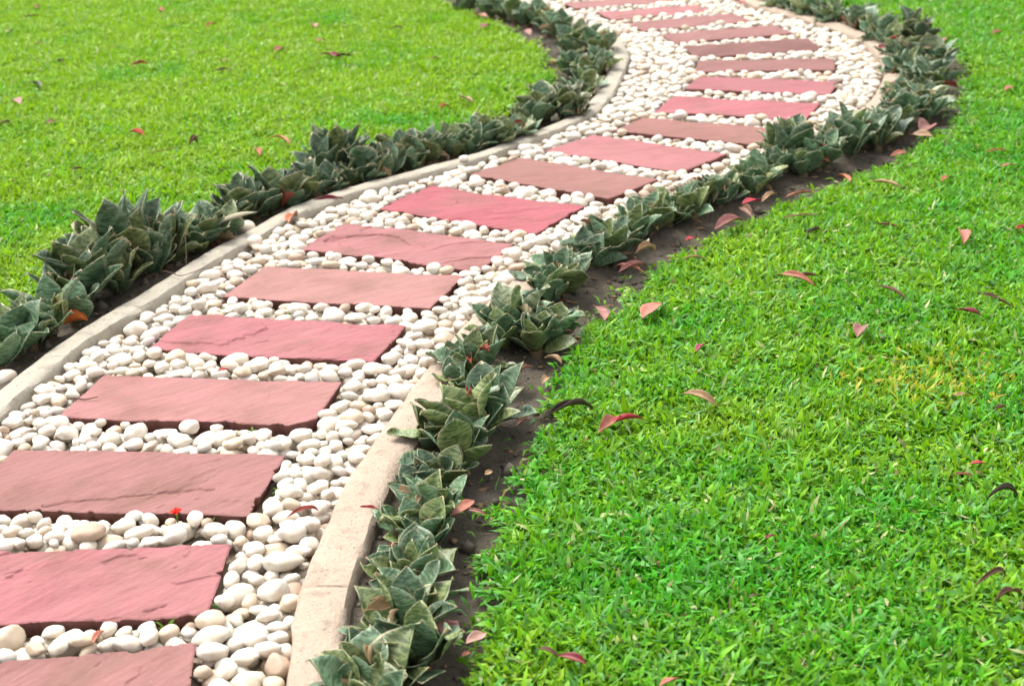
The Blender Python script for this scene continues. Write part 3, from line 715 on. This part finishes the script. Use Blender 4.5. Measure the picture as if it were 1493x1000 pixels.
BLADE = 'long pale blade'
PLANTS = [  # px, py, radius px, up, tall, dry, label
 (540,972,88,.15,1.0,2,'large rosette of banded grey green leaves cut off at the bottom edge'),
 (592,882,84,.10,1.0,3,'wide flat rosette with pointed leaves overhanging the sandy kerb, second from the bottom edge'),
 (598,800,58,.45,1.0,3,'small ragged rosette with pinkish dry scraps, third from the bottom in the right row'),
 (622,722,62,.20,1.1,2,'rosette with long leaves reaching right over bare soil beside the long-cracked slab'),
 (636,668,44,.60,1.1,1,'single upright banded leaf clump just below the largest near rosette'),
 (682,602,82,.25,1.0,2,'largest full grey green rosette near the middle of the right row'),
 (690,512,58,.45,1.0,3,'rosette with red brown scraps directly above the largest near rosette'),
 (748,452,60,.35,1.0,4,'rosette with several dry tan leaf edges beside the pale smooth slab'),
 (800,462,50,.45,1.0,3,'dark green rosette leaning over the soil strip'),
 (812,392,54,.55,1.0,2,'upright clump with broad oval leaves beside the brown-scarred slab'),
 (880,342,52,.20,1.0,2,'flat star shaped rosette at the right corner of the brightest pink slab'),
 (945,305,46,.30,1.0,2,'rosette with one spotted leaf right of the flat salmon slab'),
 (998,288,42,.40,1.0,3,'low clump with frayed tan tips above the bare soil, right of the flat salmon slab'),
 (1046,268,46,.35,1.0,3,'dense rosette at the right corner of the most turned slab'),
 (1100,245,42,.45,1.0,2,'mid sized clump just right of the most turned slab corner'),
 (1148,214,50,.70,1.15,2,'tall clump whose pointed tips cover the end of the salmon slab'),
 (1192,216,40,.55,1.1,3,'clump with narrow folded leaves right of the salmon slab end'),
 (1243,190,50,.55,1.05,2,'broad dark clump where the right row starts to curve up'),
 (1285,178,36,.60,1.1,3,'slim clump just right of the broad dark clump in the bend'),
 (1318,158,40,.65,1.1,4,'clump with the brightest tan withered leaves in the bend'),
 (1350,140,38,.40,1.0,2,'clump standing over the pale leaf pile on the soil in the bend'),
 (1312,128,32,.45,1.0,2,'small clump touching the kerb at the widest point of the bend'),
 (1356,108,40,.45,1.0,2,'outermost clump at the right side of the bend'),
 (1322,92,36,.45,1.0,2,'clump right of the red leaf on the kerb'),
 (1362,76,38,.45,1.0,2,'clump with a tan leaf standing up beside the lawn, upper right bend'),
 (1322,64,36,.45,1.0,2,'clump above the red leaf on the kerb, inner side'),
 (1332,38,34,.60,1.1,2,'spiky clump at the upper outer edge of the right bend'),
 (1284,44,36,.45,1.0,2,'clump behind the kerb just before the upper right bend'),
 (1256,28,34,.55,1.05,2,'dark clump on the far kerb, third from its visible end'),
 (1218,18,32,.45,1.0,2,'far clump on the right row, second from the top edge'),
 (1180,8,30,.45,1.0,1,'far clump on the right row overhanging the kerb at the top edge'),
 (1142,-1,28,.45,1.0,1,'farthest clump of the right row cut off by the top edge'),
 (15,480,62,.55,1.05,2,'broad leaved clump cut off by the left edge of the photo'),
 (68,452,60,.55,1.1,2,'leafy clump with an orange scrap, second from the left edge'),
 (125,396,66,.80,1.25,2,'tall dark clump, third from the left edge'),
 (186,360,68,.85,1.35,3,'tallest dark upright clump of the left row'),
 (240,352,56,.75,1.22,3,'dark clump right of the tallest one in the left row'),
 (300,326,46,.55,1.1,3,'clump with a long pale blade pointing right, left row'),
 (350,292,46,.70,1.15,2,'clump behind the lone white stone on the left soil strip'),
 (395,278,48,.65,1.15,3,'bushy clump above the lone white stone, left row'),
 (444,264,44,.65,1.1,3,'clump left of the dark red leaf lying on the left kerb'),
 (494,226,48,.90,1.35,3,'tall clump rising highest in the middle of the left row'),
 (536,236,40,.75,1.15,2,'clump above the left end of the brightest pink slab'),
 (580,218,42,.75,1.15,2,'clump with broad pale striped leaves in the middle left row'),
 (622,208,40,.65,1.1,3,'clump with a red scrap on top in the middle left row'),
 (660,200,36,.55,1.05,2,'clump with long leaves bent right in the middle left row'),
 (702,192,40,.45,1.0,2,'low clump with folded leaves left of the white chip on the kerb'),
 (746,182,36,.40,1.0,2,'flat clump with a pale leaf spreading over the left kerb'),
 (790,152,40,.70,1.1,3,'clump with upturned pale leaf where the left row turns up'),
 (828,148,40,.60,1.05,3,'clump at the inside of the left bend, close to the kerb'),
 (850,118,36,.50,1.0,2,'clump on the inner bend beside the curved kerb'),
 (868,90,36,.50,1.0,2,'clump covering the kerb tip on the inner bend'),
 (832,88,30,.50,1.0,2,'clump facing the small bare soil patch, left bend'),
 (872,62,36,.55,1.0,2,'clump leaning right over the pebbles at the inner bend'),
 (842,52,34,.50,1.0,2,'clump with pale folded leaf above the bare patch, left bend'),
 (815,34,32,.50,1.0,2,'clump left of the pebbles by the third slab from the top'),
 (784,20,32,.50,1.0,2,'dense clump left of the topmost slabs'),
 (750,12,30,.50,1.0,2,'far left row clump, third from the end'),
 (716,5,28,.50,1.0,1,'far left row clump, second from the end'),
 (684,-2,26,.50,1.0,1,'farthest clump of the left row cut off by the top edge'),
]
for k, (px, py, rp, up, tall, dry, lab) in enumerate(PLANTS):
    root = rosette(px, py, rp, up, tall, dry, lab, 100 + k)
    if BLADE in lab:                                      # one long bleached leaf lying out to the right
        v, fc, uv = blade_leaf(.17, .020, .5, .25, .4, seed=9, shape='lance')
        v = v @ np.array((Matrix.Rotation(-1.35, 3, 'Z') @ Matrix.Rotation(.35, 3, 'X'))).T + (.0, -.03, .055)
        solid(mesh_obj('withered_leaf', v, fc, M_DRY, root, np.repeat([(.50, .48, .36)], len(v), 0), uv), .001)

# fallen leaves: from base pixel to tip pixel on the ground
RED, DRED, SALM, TAN, BRN, DBRN, ORG, PNK = (.40,.03,.05), (.21,.012,.026), (.42,.15,.10), (.36,.23,.12), (.14,.062,.034), (.055,.034,.025), (.38,.12,.04), (.32,.13,.115)
def fallen(ax, ay, bx, by, wf, colr, label, arch=.35, fold=.7, z=.012, lift=0.0, cat='leaf', seed=0, name='fallen_leaf'):
    A, B = ground_pt(ax, ay, z), ground_pt(bx, by, z)
    d = B - A; L = d.length
    L = min(L, .14 if A.y < 4.2 else .17 if abs(bx - ax) > 21 else .11)
    r = random.Random(int(ax * 13 + ay * 7))
    V, F, uv = blade_leaf(L * (1 + .12 * arch), L * wf * .88, fold * r.uniform(.6, 1.2), arch * 2, .4, ns=15, nu=7, wave=r.uniform(.0, .035), seed=int(ax), shape='lance')
    mid = len(V) // 2
    V[:, 2] -= V[:, 2].min()
    M = Matrix.Rotation(math.atan2(d.y, d.x) - math.pi / 2, 4, 'Z') @ Matrix.Rotation(lift + arch * .55, 4, 'X') @ Matrix.Rotation(r.uniform(-.45, .45), 4, 'Y')
    V = V @ np.array(M.to_3x3()).T
    V[:, 2] -= np.quantile(V[:, 2], .12)
    col = np.repeat([colr], len(V), 0) * (0.8 + .45 * vnoise(V[:, 0] * 60, V[:, 1] * 60, ax, 7))[:, None]
    rib = np.abs((uv[:, 0] - int(ax) % 50) - .5) < .06
    col[rib] = col[rib] * .6 + np.array((.35, .22, .12)) * .4
    o = mesh_obj(name, V, F, M_LEAF, None, np.clip(col, 0, .8), uv, label=label, cat=cat, group='fallen leaves')
    o.location = A; solid(o, .0007)
    return o
LV = [
 # right lawn
 (800,612,878,584,.10,DBRN,'long dark brown curled leaf at the lawn edge',.5,1.3),
 (868,634,905,605,.16,SALM,'salmon folded leaf crossing under the crimson one on the lawn',.3,1.0),
 (890,622,940,608,.20,RED,'crimson twisted leaf on the lawn beside the dark curled one',.3,.8),
 (938,466,968,438,.22,SALM,'broad salmon leaf standing near the top of the lawn edge',.2,.4),
 (1005,578,1056,594,.16,TAN,'tan arched leaf right of the crimson twisted leaf',.6,.9),
 (815,955,856,966,.24,DRED,'dark red oval leaf low on the lawn',.2,.5),
 (786,948,818,958,.16,BRN,'brown curled scrap touching the dark red oval leaf',.5,1.0),
 (962,1003,992,988,.25,SALM,'salmon leaf at the bottom edge of the photo',.2,.4),
 (1145,402,1194,415,.13,SALM,'pale salmon leaf bending down, upper middle lawn',.5,1.0),
 (1160,408,1196,402,.13,BRN,'brown leaf crossing the bent salmon leaf, upper middle lawn',.3,1.0),
 (1276,420,1326,438,.07,BRN,'thin brown leaf right of the crossed pair',.3,1.2),
 (1394,452,1432,459,.17,DRED,'dark maroon leaf on the upper right lawn',.2,.7),
 (1428,428,1482,449,.06,BRN,'thin rust coloured leaf above the maroon one',.2,1.2),
 (1250,492,1260,474,.28,PNK,'small pink leaf upright in the middle of the right lawn',.2,.5),
 (1018,514,1032,500,.25,DRED,'tiny red brown leaf left of the lawn middle',.2,.6),
 (1000,384,1040,380,.10,TAN,'thin tan arched leaf near the planting strip',.7,1.0),
 (1178,342,1198,334,.2,DBRN,'small dark brown leaf near the top right bed edge',.2,.8),
 (1396,338,1406,356,.22,SALM,'small salmon leaf hanging nose down, upper right lawn',.4,.5),
 (1276,327,1312,331,.10,DRED,'narrow dark red leaf on the upper lawn',.1,1.0),
 (1268,266,1316,273,.09,TAN,'slender pale tan leaf close below the bend',.2,1.0),
 (1414,677,1438,675,.26,RED,'bright crimson leaf at the right side of the lawn',.2,.6),
 (1392,690,1420,693,.12,SALM,'thin salmon sliver beside the bright crimson leaf',.2,.9),
 (1450,730,1496,714,.14,DBRN,'dark arched leaf at the right edge of the photo',.8,1.1),
 (1425,846,1486,828,.09,BRN,'brown bowed leaf low at the right, upper of two',.9,1.1),
 (1458,884,1496,858,.10,BRN,'brown bowed leaf low at the right, lower of two',.6,1.1),
 (1115,785,1130,780,.25,DRED,'tiny dark red scrap in the lower lawn',.2,.5),
 (1480,334,1498,331,.25,RED,'red leaf cut by the right edge, upper lawn',.2,.5),
 (1460,243,1482,240,.2,SALM,'small salmon leaf far up the right lawn',.2,.5),
 (1464,133,1482,127,.2,SALM,'faint salmon leaf near the top right',.2,.5),
 (1436,222,1470,219,.10,ORG,'thin orange leaf far up the right lawn',.2,.8),
 (1372,265,1386,258,.2,ORG,'small orange leaf between the bend and the right edge',.3,.5),
 (1446,50,1462,46,.2,SALM,'tiny salmon leaf close to the top right corner',.2,.5),
 (1390,577,1412,574,.18,TAN,'pale straw leaf beside the yellowed grass patch',.2,.5),
 (1452,600,1468,592,.2,BRN,'brown scrap right of the yellowed grass patch',.3,.8),
 (1140,319,1192,313,.05,TAN,'thin straw coloured stalk leaf near the bed edge',.1,1.0),
 # right soil strip
 (1338,196,1362,176,.26,PNK,'pinkish leaf on top of the pale pile in the bend',.2,.5),
 (1326,196,1362,200,.28,TAN,'large pale tan leaf at the bottom of the pile in the bend',.1,.4),
 (1296,228,1324,222,.16,SALM,'salmon leaf at the soil edge below the bend',.3,.6),
 (1222,256,1240,264,.24,ORG,'small orange leaf at the grass edge, upper strip',.2,.6),
 (1146,290,1188,280,.10,SALM,'long salmon sliver at the grass edge of the soil',.2,.8),
 (1082,300,1112,292,.22,RED,'dusty red leaf under the plants on the dark soil',.3,.6),
 (1110,296,1134,282,.14,TAN,'brown tan leaf right of the dusty red leaf',.3,.8),
 (1040,336,1084,318,.18,PNK,'long dusty pink leaf between soil and grass',.3,.6),
 (1000,352,1016,346,.25,RED,'small red scrap at the grass edge of the soil',.2,.6),
 (902,398,944,384,.16,PNK,'mauve leaf on the soil below the star shaped rosette',.3,.8),
 (898,388,938,396,.14,SALM,'reddish leaf crossed by the mauve leaf',.2,.8),
 (930,372,962,362,.22,TAN,'curled tan leaf above the mauve leaf on the soil',.7,.9),
 (864,448,882,466,.26,PNK,'rose pink leaf upright at the grass edge',.2,.5),
 (806,488,838,482,.12,PNK,'thin rosy leaf beside the dark rosette',.3,.9),
 (796,524,822,530,.26,TAN,'dry brown leaf under the dark rosette',.5,.8),
 (750,552,776,532,.12,PNK,'narrow pink leaf sticking out below the tan edged rosette',.2,.8),
 (788,560,800,548,.22,TAN,'dangling tan scrap above the dark soil',.5,.8),
 (752,622,772,610,.18,BRN,'brown scrap right of the largest near rosette',.4,.8),
 (656,752,692,728,.20,SALM,'forked salmon leaf on the soil, wider half',.2,.4),
 (676,742,708,748,.14,PNK,'forked salmon leaf on the soil, narrow half',.1,.5),
 (640,905,668,930,.34,PNK,'rounded dusty pink leaf on the lower soil strip',.15,.4),
 (678,938,710,922,.30,(.42,.25,.20),'rounded pale pink leaf on the lower soil strip',.15,.4),
 (642,862,656,852,.30,RED,'small red scrap right of the wide flat rosette',.2,.6),
 (672,956,686,950,.30,SALM,'tiny salmon scrap at the bottom of the soil strip',.1,.5),
 (706,692,718,686,.32,TAN,'small straw scrap on the dark soil beside the upright leaf clump',.1,.5),
 (1088,305,1100,318,.2,BRN,'brown crumpled leaf below the dusty red leaf',.5,.8),
 # kerbs, pebbles, slabs
 (520,741,552,741,.10,RED,'thin red leaf lying across the sandy kerb',.25,.9),
 (424,750,474,738,.12,(.42,.10,.08),'curved red brown leaf cupping a pebble by the long-cracked slab',.7,1.1),
 (136,938,152,918,.22,SALM,'salmon leaf caught between pebbles below the rippled slab',.2,.7),
 (316,542,334,538,.26,(.55,.13,.12),'small red leaf among pebbles under the slab with the curved ledge',.2,.6),
 (452,293,500,288,.10,DRED,'dark red strip of leaf lying along the left kerb',.1,.8),
 (425,326,434,312,.24,ORG,'orange scrap on the left kerb',.4,.6),
 (1278,72,1294,68,.32,RED,'crimson leaf on the far kerb in the bend',.3,.5),
 (1378,62,1392,48,.20,(.46,.25,.13),'peach coloured leaf standing at the outer plants of the bend',.2,.5),
 (1070,2,1084,6,.32,RED,'small crimson leaf on pebbles at the top edge',.2,.5),
 (1216,126,1230,122,.25,BRN,'dark scrap off the right end of the brownish pink slab',.2,.6),
 # left lawn
 (232,14,252,22,.15,RED,'red leaf high on the left lawn with a dark tip',.3,.8),
 (192,97,218,92,.15,RED,'bright red narrow leaf on the left lawn, upper',.3,.8),
 (190,192,212,197,.18,(.50,.07,.04),'bright orange red leaf on the left lawn, lower',.2,.7),
 (470,80,500,84,.13,DRED,'dark red leaf of the brown pair on the left lawn',.2,.8),
 (490,85,516,82,.16,DBRN,'dark brown twisted leaf of the pair on the left lawn',.4,1.0),
 (570,42,590,41,.18,BRN,'brown leaf near the top of the left lawn, close to the bed',.3,.8),
 (308,105,340,101,.09,BRN,'thin rust brown leaf in the middle left lawn',.2,1.0),
 (298,40,316,35,.16,ORG,'small orange red leaf at the upper middle left lawn',.3,.8),
 (46,122,64,128,.2,DBRN,'dark brown leaf at the far left of the lawn',.2,.8),
 (18,146,34,154,.26,PNK,'pink leaf close to the left edge',.2,.5),
 (104,250,124,246,.18,BRN,'orange brown leaf above the tall plants',.4,.8),
 (50,65,64,63,.24,PNK,'pinkish leaf in the upper left corner area',.2,.5),
 (8,48,20,45,.28,(.46,.33,.18),'pale tan leaf near the upper left corner',.2,.5),
 (278,213,292,206,.28,BRN,'crumpled brown leaf in the lower left lawn',.8,1.2),
 (452,36,466,45,.28,SALM,'salmon leaf at the top of the left lawn',.2,.5),
 (394,206,428,213,.10,ORG,'orange bent leaf just above the left plants',.5,1.0),
 (370,219,380,230,.2,ORG,'short orange leaf left of the bent one above the plants',.2,.8),
 (398,75,414,70,.24,SALM,'salmon scrap right of middle on the left lawn',.2,.5),
 (34,26,60,23,.12,BRN,'thin brown leaf in the upper left corner',.1,1.0),
 (48,12,60,9,.24,(.30,.08,.05),'small rust leaf at the top left',.2,.6),
 (82,92,94,88,.2,DBRN,'dark speck leaf left of the bright red upper leaf',.2,.6),
 (0,184,16,177,.16,BRN,'brown leaf cut by the left edge',.2,.9),
 (66,180,82,176,.22,PNK,'dull pink leaf left of the orange red lower leaf',.2,.5),
 (640,158,656,154,.28,ORG,'orange leaf on the lawn tongue near the bend',.3,.5),
 (666,143,690,150,.14,TAN,'tan leaf by the orange one on the lawn tongue',.2,.8),
 (626,88,642,84,.14,TAN,'pale straw leaf on the lawn tongue',.2,.8),
 (460,62,475,58,.2,SALM,'faint orange leaf in the upper left lawn centre',.2,.5),
 (320,88,334,90,.16,TAN,'pale leaf above the rust brown one, left lawn',.1,.8),
 (764,46,776,52,.26,PNK,'pink leaf on the bare soil of the inner bend',.2,.5),
 (700,42,716,36,.22,PNK,'rose leaf at the grass edge of the inner bend',.2,.5),
 (800,92,818,96,.2,(.40,.14,.08),'rust leaf on the bare soil by the inner plants',.2,.6),
 (690,22,712,26,.16,(.34,.13,.08),'red brown leaf on soil near the top left bed',.2,.6),
]
for r in LV: fallen(*r)

# dry grass stalks and a twig
def stalk(name, pts, rad, colr, label, cat, z=.012):
    P = [ground_pt(x, y, z + h) for x, y, h in pts]
    P = np.array([p[:] for p in P]); o0 = P[0].copy(); P = P - o0
    n = 6; th = np.linspace(0, 2 * np.pi, n, endpoint=False); V = []
    q = np.linspace(0, len(P) - 1, 14)
    Q = np.stack([np.interp(q, np.arange(len(P)), P[:, k]) for k in range(3)], 1)
    Q[:, 2] += .002 * np.sin(q * 4)
    for k, p in enumerate(Q):
        t = Q[min(k + 1, 13)] - Q[max(k - 1, 0)]; t /= np.linalg.norm(t); s = np.cross(t, (0, 0, 1)); s /= np.linalg.norm(s) + 1e-9; w = np.cross(s, t)
        rr = rad * (1 - .5 * k / 13); V.append(p + rr * (np.cos(th)[:, None] * s + np.sin(th)[:, None] * w))
    V = np.vstack(V); F = np.array([[a * n + b, a * n + (b + 1) % n, a * n + n + (b + 1) % n, a * n + n + b] for a in range(13) for b in range(n)])
    o = mesh_obj(name, V, F, M_DRY, None, np.repeat([colr], len(V), 0), label=label, cat=cat); o.location = o0
stalk('dry_stalk', [(218,224,0), (258,215,.004), (284,210,.008)], .0022, (.22, .16, .07), 'thin dry stalk lying on the lower left lawn', 'stalk')
stalk('dry_twig', [(98,582,.001), (120,581,.001), (143,580,.001)], .0022, (.16, .09, .06), 'dark thin twig on the left end of the smooth chipped slab', 'twig', z=.004)
stalk('dry_twig', [(236,395,.006), (262,402,.012), (298,392,.008)], .0018, (.15, .10, .07), 'curved brown twig reaching over the left kerb below the tall plants', 'twig', z=.012)
stalk('dry_stalk', [(270,335,.11), (271,362,.05), (272,388,.0)], .0012, (.42, .34, .20), 'thin hanging straw in front of the dark clumps, left row', 'stalk', z=.0)

# lone stones and the red bloom
def stone(px, py, a, b, c, colr, label, z, seed):
    g = ground_pt(px, py, z); B = ICO3[0]
    V = B * (1 + .22 * (vnoise(B[:, 0] * 1.4 + seed, B[:, 1] * 1.4, B[:, 2] * 1.4, 5) - .5))[:, None] * (a, b, c)
    o = mesh_obj('pebble', V, ICO3[1], M_PEB, None, np.repeat([colr], len(V), 0), label=label, cat='pebble', group='stray stones off the pebble bed')
    o.location = (g.x, g.y, g.z); o.rotation_euler = (.1, .1, seed)
stone(360,332,.030,.026,.022,(.66,.58,.47),'lone pale stone on the soil between the left plants and the kerb',.0,2.1)
stone(8,551,.032,.025,.02,(.60,.54,.45),'stray stone outside the left kerb at the photo edge',-.01,4.4)
stone(372,352,.027,.022,.018,(.70,.64,.55),'stray white stone sitting on the edge of the left kerb',.012,1.2)
stone(676,231,.018,.015,.011,(.76,.72,.66),'small white chip lying on the left kerb',.022,3.3)
g0 = ground_pt(258, 752, 0)
bl = empty('red_flower', (g0.x, g0.y, -.012), 'small bright red bloom among pebbles under the long-cracked slab', 'flower')
pet = []
for k in range(7):
    v, f, uv = blade_leaf(.012, .006, .5, .9, .3, ns=7, nu=5, seed=k)
    M = Matrix.Rotation(k * 2.4, 4, 'Z') @ Matrix.Translation((0, .002, .018)) @ Matrix.Rotation(1.0 - .1 * k, 4, 'X')
    pet.append((v @ np.array(M.to_3x3()).T + np.array(M.translation), f, uv, (.75, .03, .015)))
V, F, UV, COL = merge(pet); mesh_obj('petals', V, F, M_LEAF, bl, COL, UV)
th = np.linspace(0, 2 * np.pi, 7)[:-1]
V = np.vstack([np.column_stack([np.cos(th) * r_, np.sin(th) * r_, 0 * th + z]) for z, r_ in ((-.012, .0016), (.008, .0016), (.019, .003))])
mesh_obj('stem', V, np.array([[a * 6 + q, a * 6 + (q + 1) % 6, a * 6 + 6 + (q + 1) % 6, a * 6 + 6 + q] for a in range(2) for q in range(6)]), M_DRY, bl, np.repeat([(.10, .22, .03)], len(V), 0))

# small weeds sprouting beside slabs
def weed(px, py, s, label, seed):
    r = random.Random(seed); g = ground_pt(px, py, 0); ps = []
    for k in range(9):
        v, f, uv = blade_leaf(s * r.uniform(.6, 1.2), s * .14, .4, r.uniform(.3, 1.2), .3, ns=7, nu=3, seed=k, shape='lance')
        M = Matrix.Rotation(r.uniform(0, 6.28), 4, 'Z') @ Matrix.Rotation(r.uniform(.4, 1.4), 4, 'X')
        ps.append((v @ np.array(M.to_3x3()).T, f, uv, (.10 * r.uniform(.7, 1.3), .22 * r.uniform(.7, 1.2), .03)))
    V, F, UV, COL = merge(ps)
    o = mesh_obj('weed', V, F, M_BLADE, None, COL, UV, label=label, cat='weed', group='weeds sprouting in the pebble bed'); o.location = (g.x, g.y, -.03)
for k, w in enumerate([
    (368,625,.035,'weed sprig under the near edge of the smooth chipped slab'),
    (330,520,.032,'weed sprig under the slab with the curved ledge'),
    (322,868,.035,'weed sprig at the right side of the rippled slab'),
    (240,905,.035,'weed tuft in the dark gap below the rippled slab'),
    (340,965,.030,'weed sprig among pebbles near the bottom edge'),
    (420,448,.028,'weed sprig below the pale smooth slab'),
    (300,755,.030,'weed sprig right of the red bloom'),
    (408,700,.028,'weed sprig at the right corner of the long-cracked slab'),
    (562,392,.022,'weed sprig below the slab with the brown scar')]): weed(*w, 300 + k)

# crumbs of earth and shreds of dry leaf on the soil strips
n = 22000
P = np.column_stack([rng.uniform(-1.7, 2.2, n), rng.uniform(1.6, 10, n)])
ok = ~inside(PATH_POLY, P) & ~inside(POLY_R, P) & ~inside(POLY_L, P) & (dist_line(LIN[::3], P) > .09) & (dist_line(RIN[::3], P) > .10)
P = P[ok]; n = len(P)
B, BF = np.array([(1, 0, 0), (-1, 0, 0), (0, 1, 0), (0, -1, 0), (0, 0, 1), (0, 0, -1)], float), np.array([(0, 2, 4), (2, 1, 4), (1, 3, 4), (3, 0, 4), (2, 0, 5), (1, 2, 5), (3, 1, 5), (0, 3, 5)])
zs = soil_z(P)
sz = np.minimum(.022, rng.lognormal(math.log(.0042), .70, n))
an = rng.uniform(0, 6.28, n); V = np.empty((n, 6, 3))
jit = rng.uniform(.6, 1.3, (n, 6, 1)); q = B[None] * jit * sz[:, None, None]
flat = rng.random(n) < .42
q[flat] *= (2.2, 1.1, .3)
V[:, :, 0] = q[:, :, 0] * np.cos(an)[:, None] - q[:, :, 1] * np.sin(an)[:, None] + P[:, :1]
V[:, :, 1] = q[:, :, 0] * np.sin(an)[:, None] + q[:, :, 1] * np.cos(an)[:, None] + P[:, 1:]
V[:, :, 2] = q[:, :, 2] + zs[:, None] + .002
cc = np.where(flat[:, None], np.array((.26, .17, .10)), np.array((.11, .093, .075))) * rng.uniform(.6, 1.4, (n, 1))
mesh_obj('soil_crumbs', V.reshape(-1, 3), np.vstack([BF + k * 6 for k in range(n)]), M_DRY, col=np.repeat(cc, 6, 0), smooth=False, kind='stuff', label='crumbs of earth and dry leaf shreds on the soil strips')
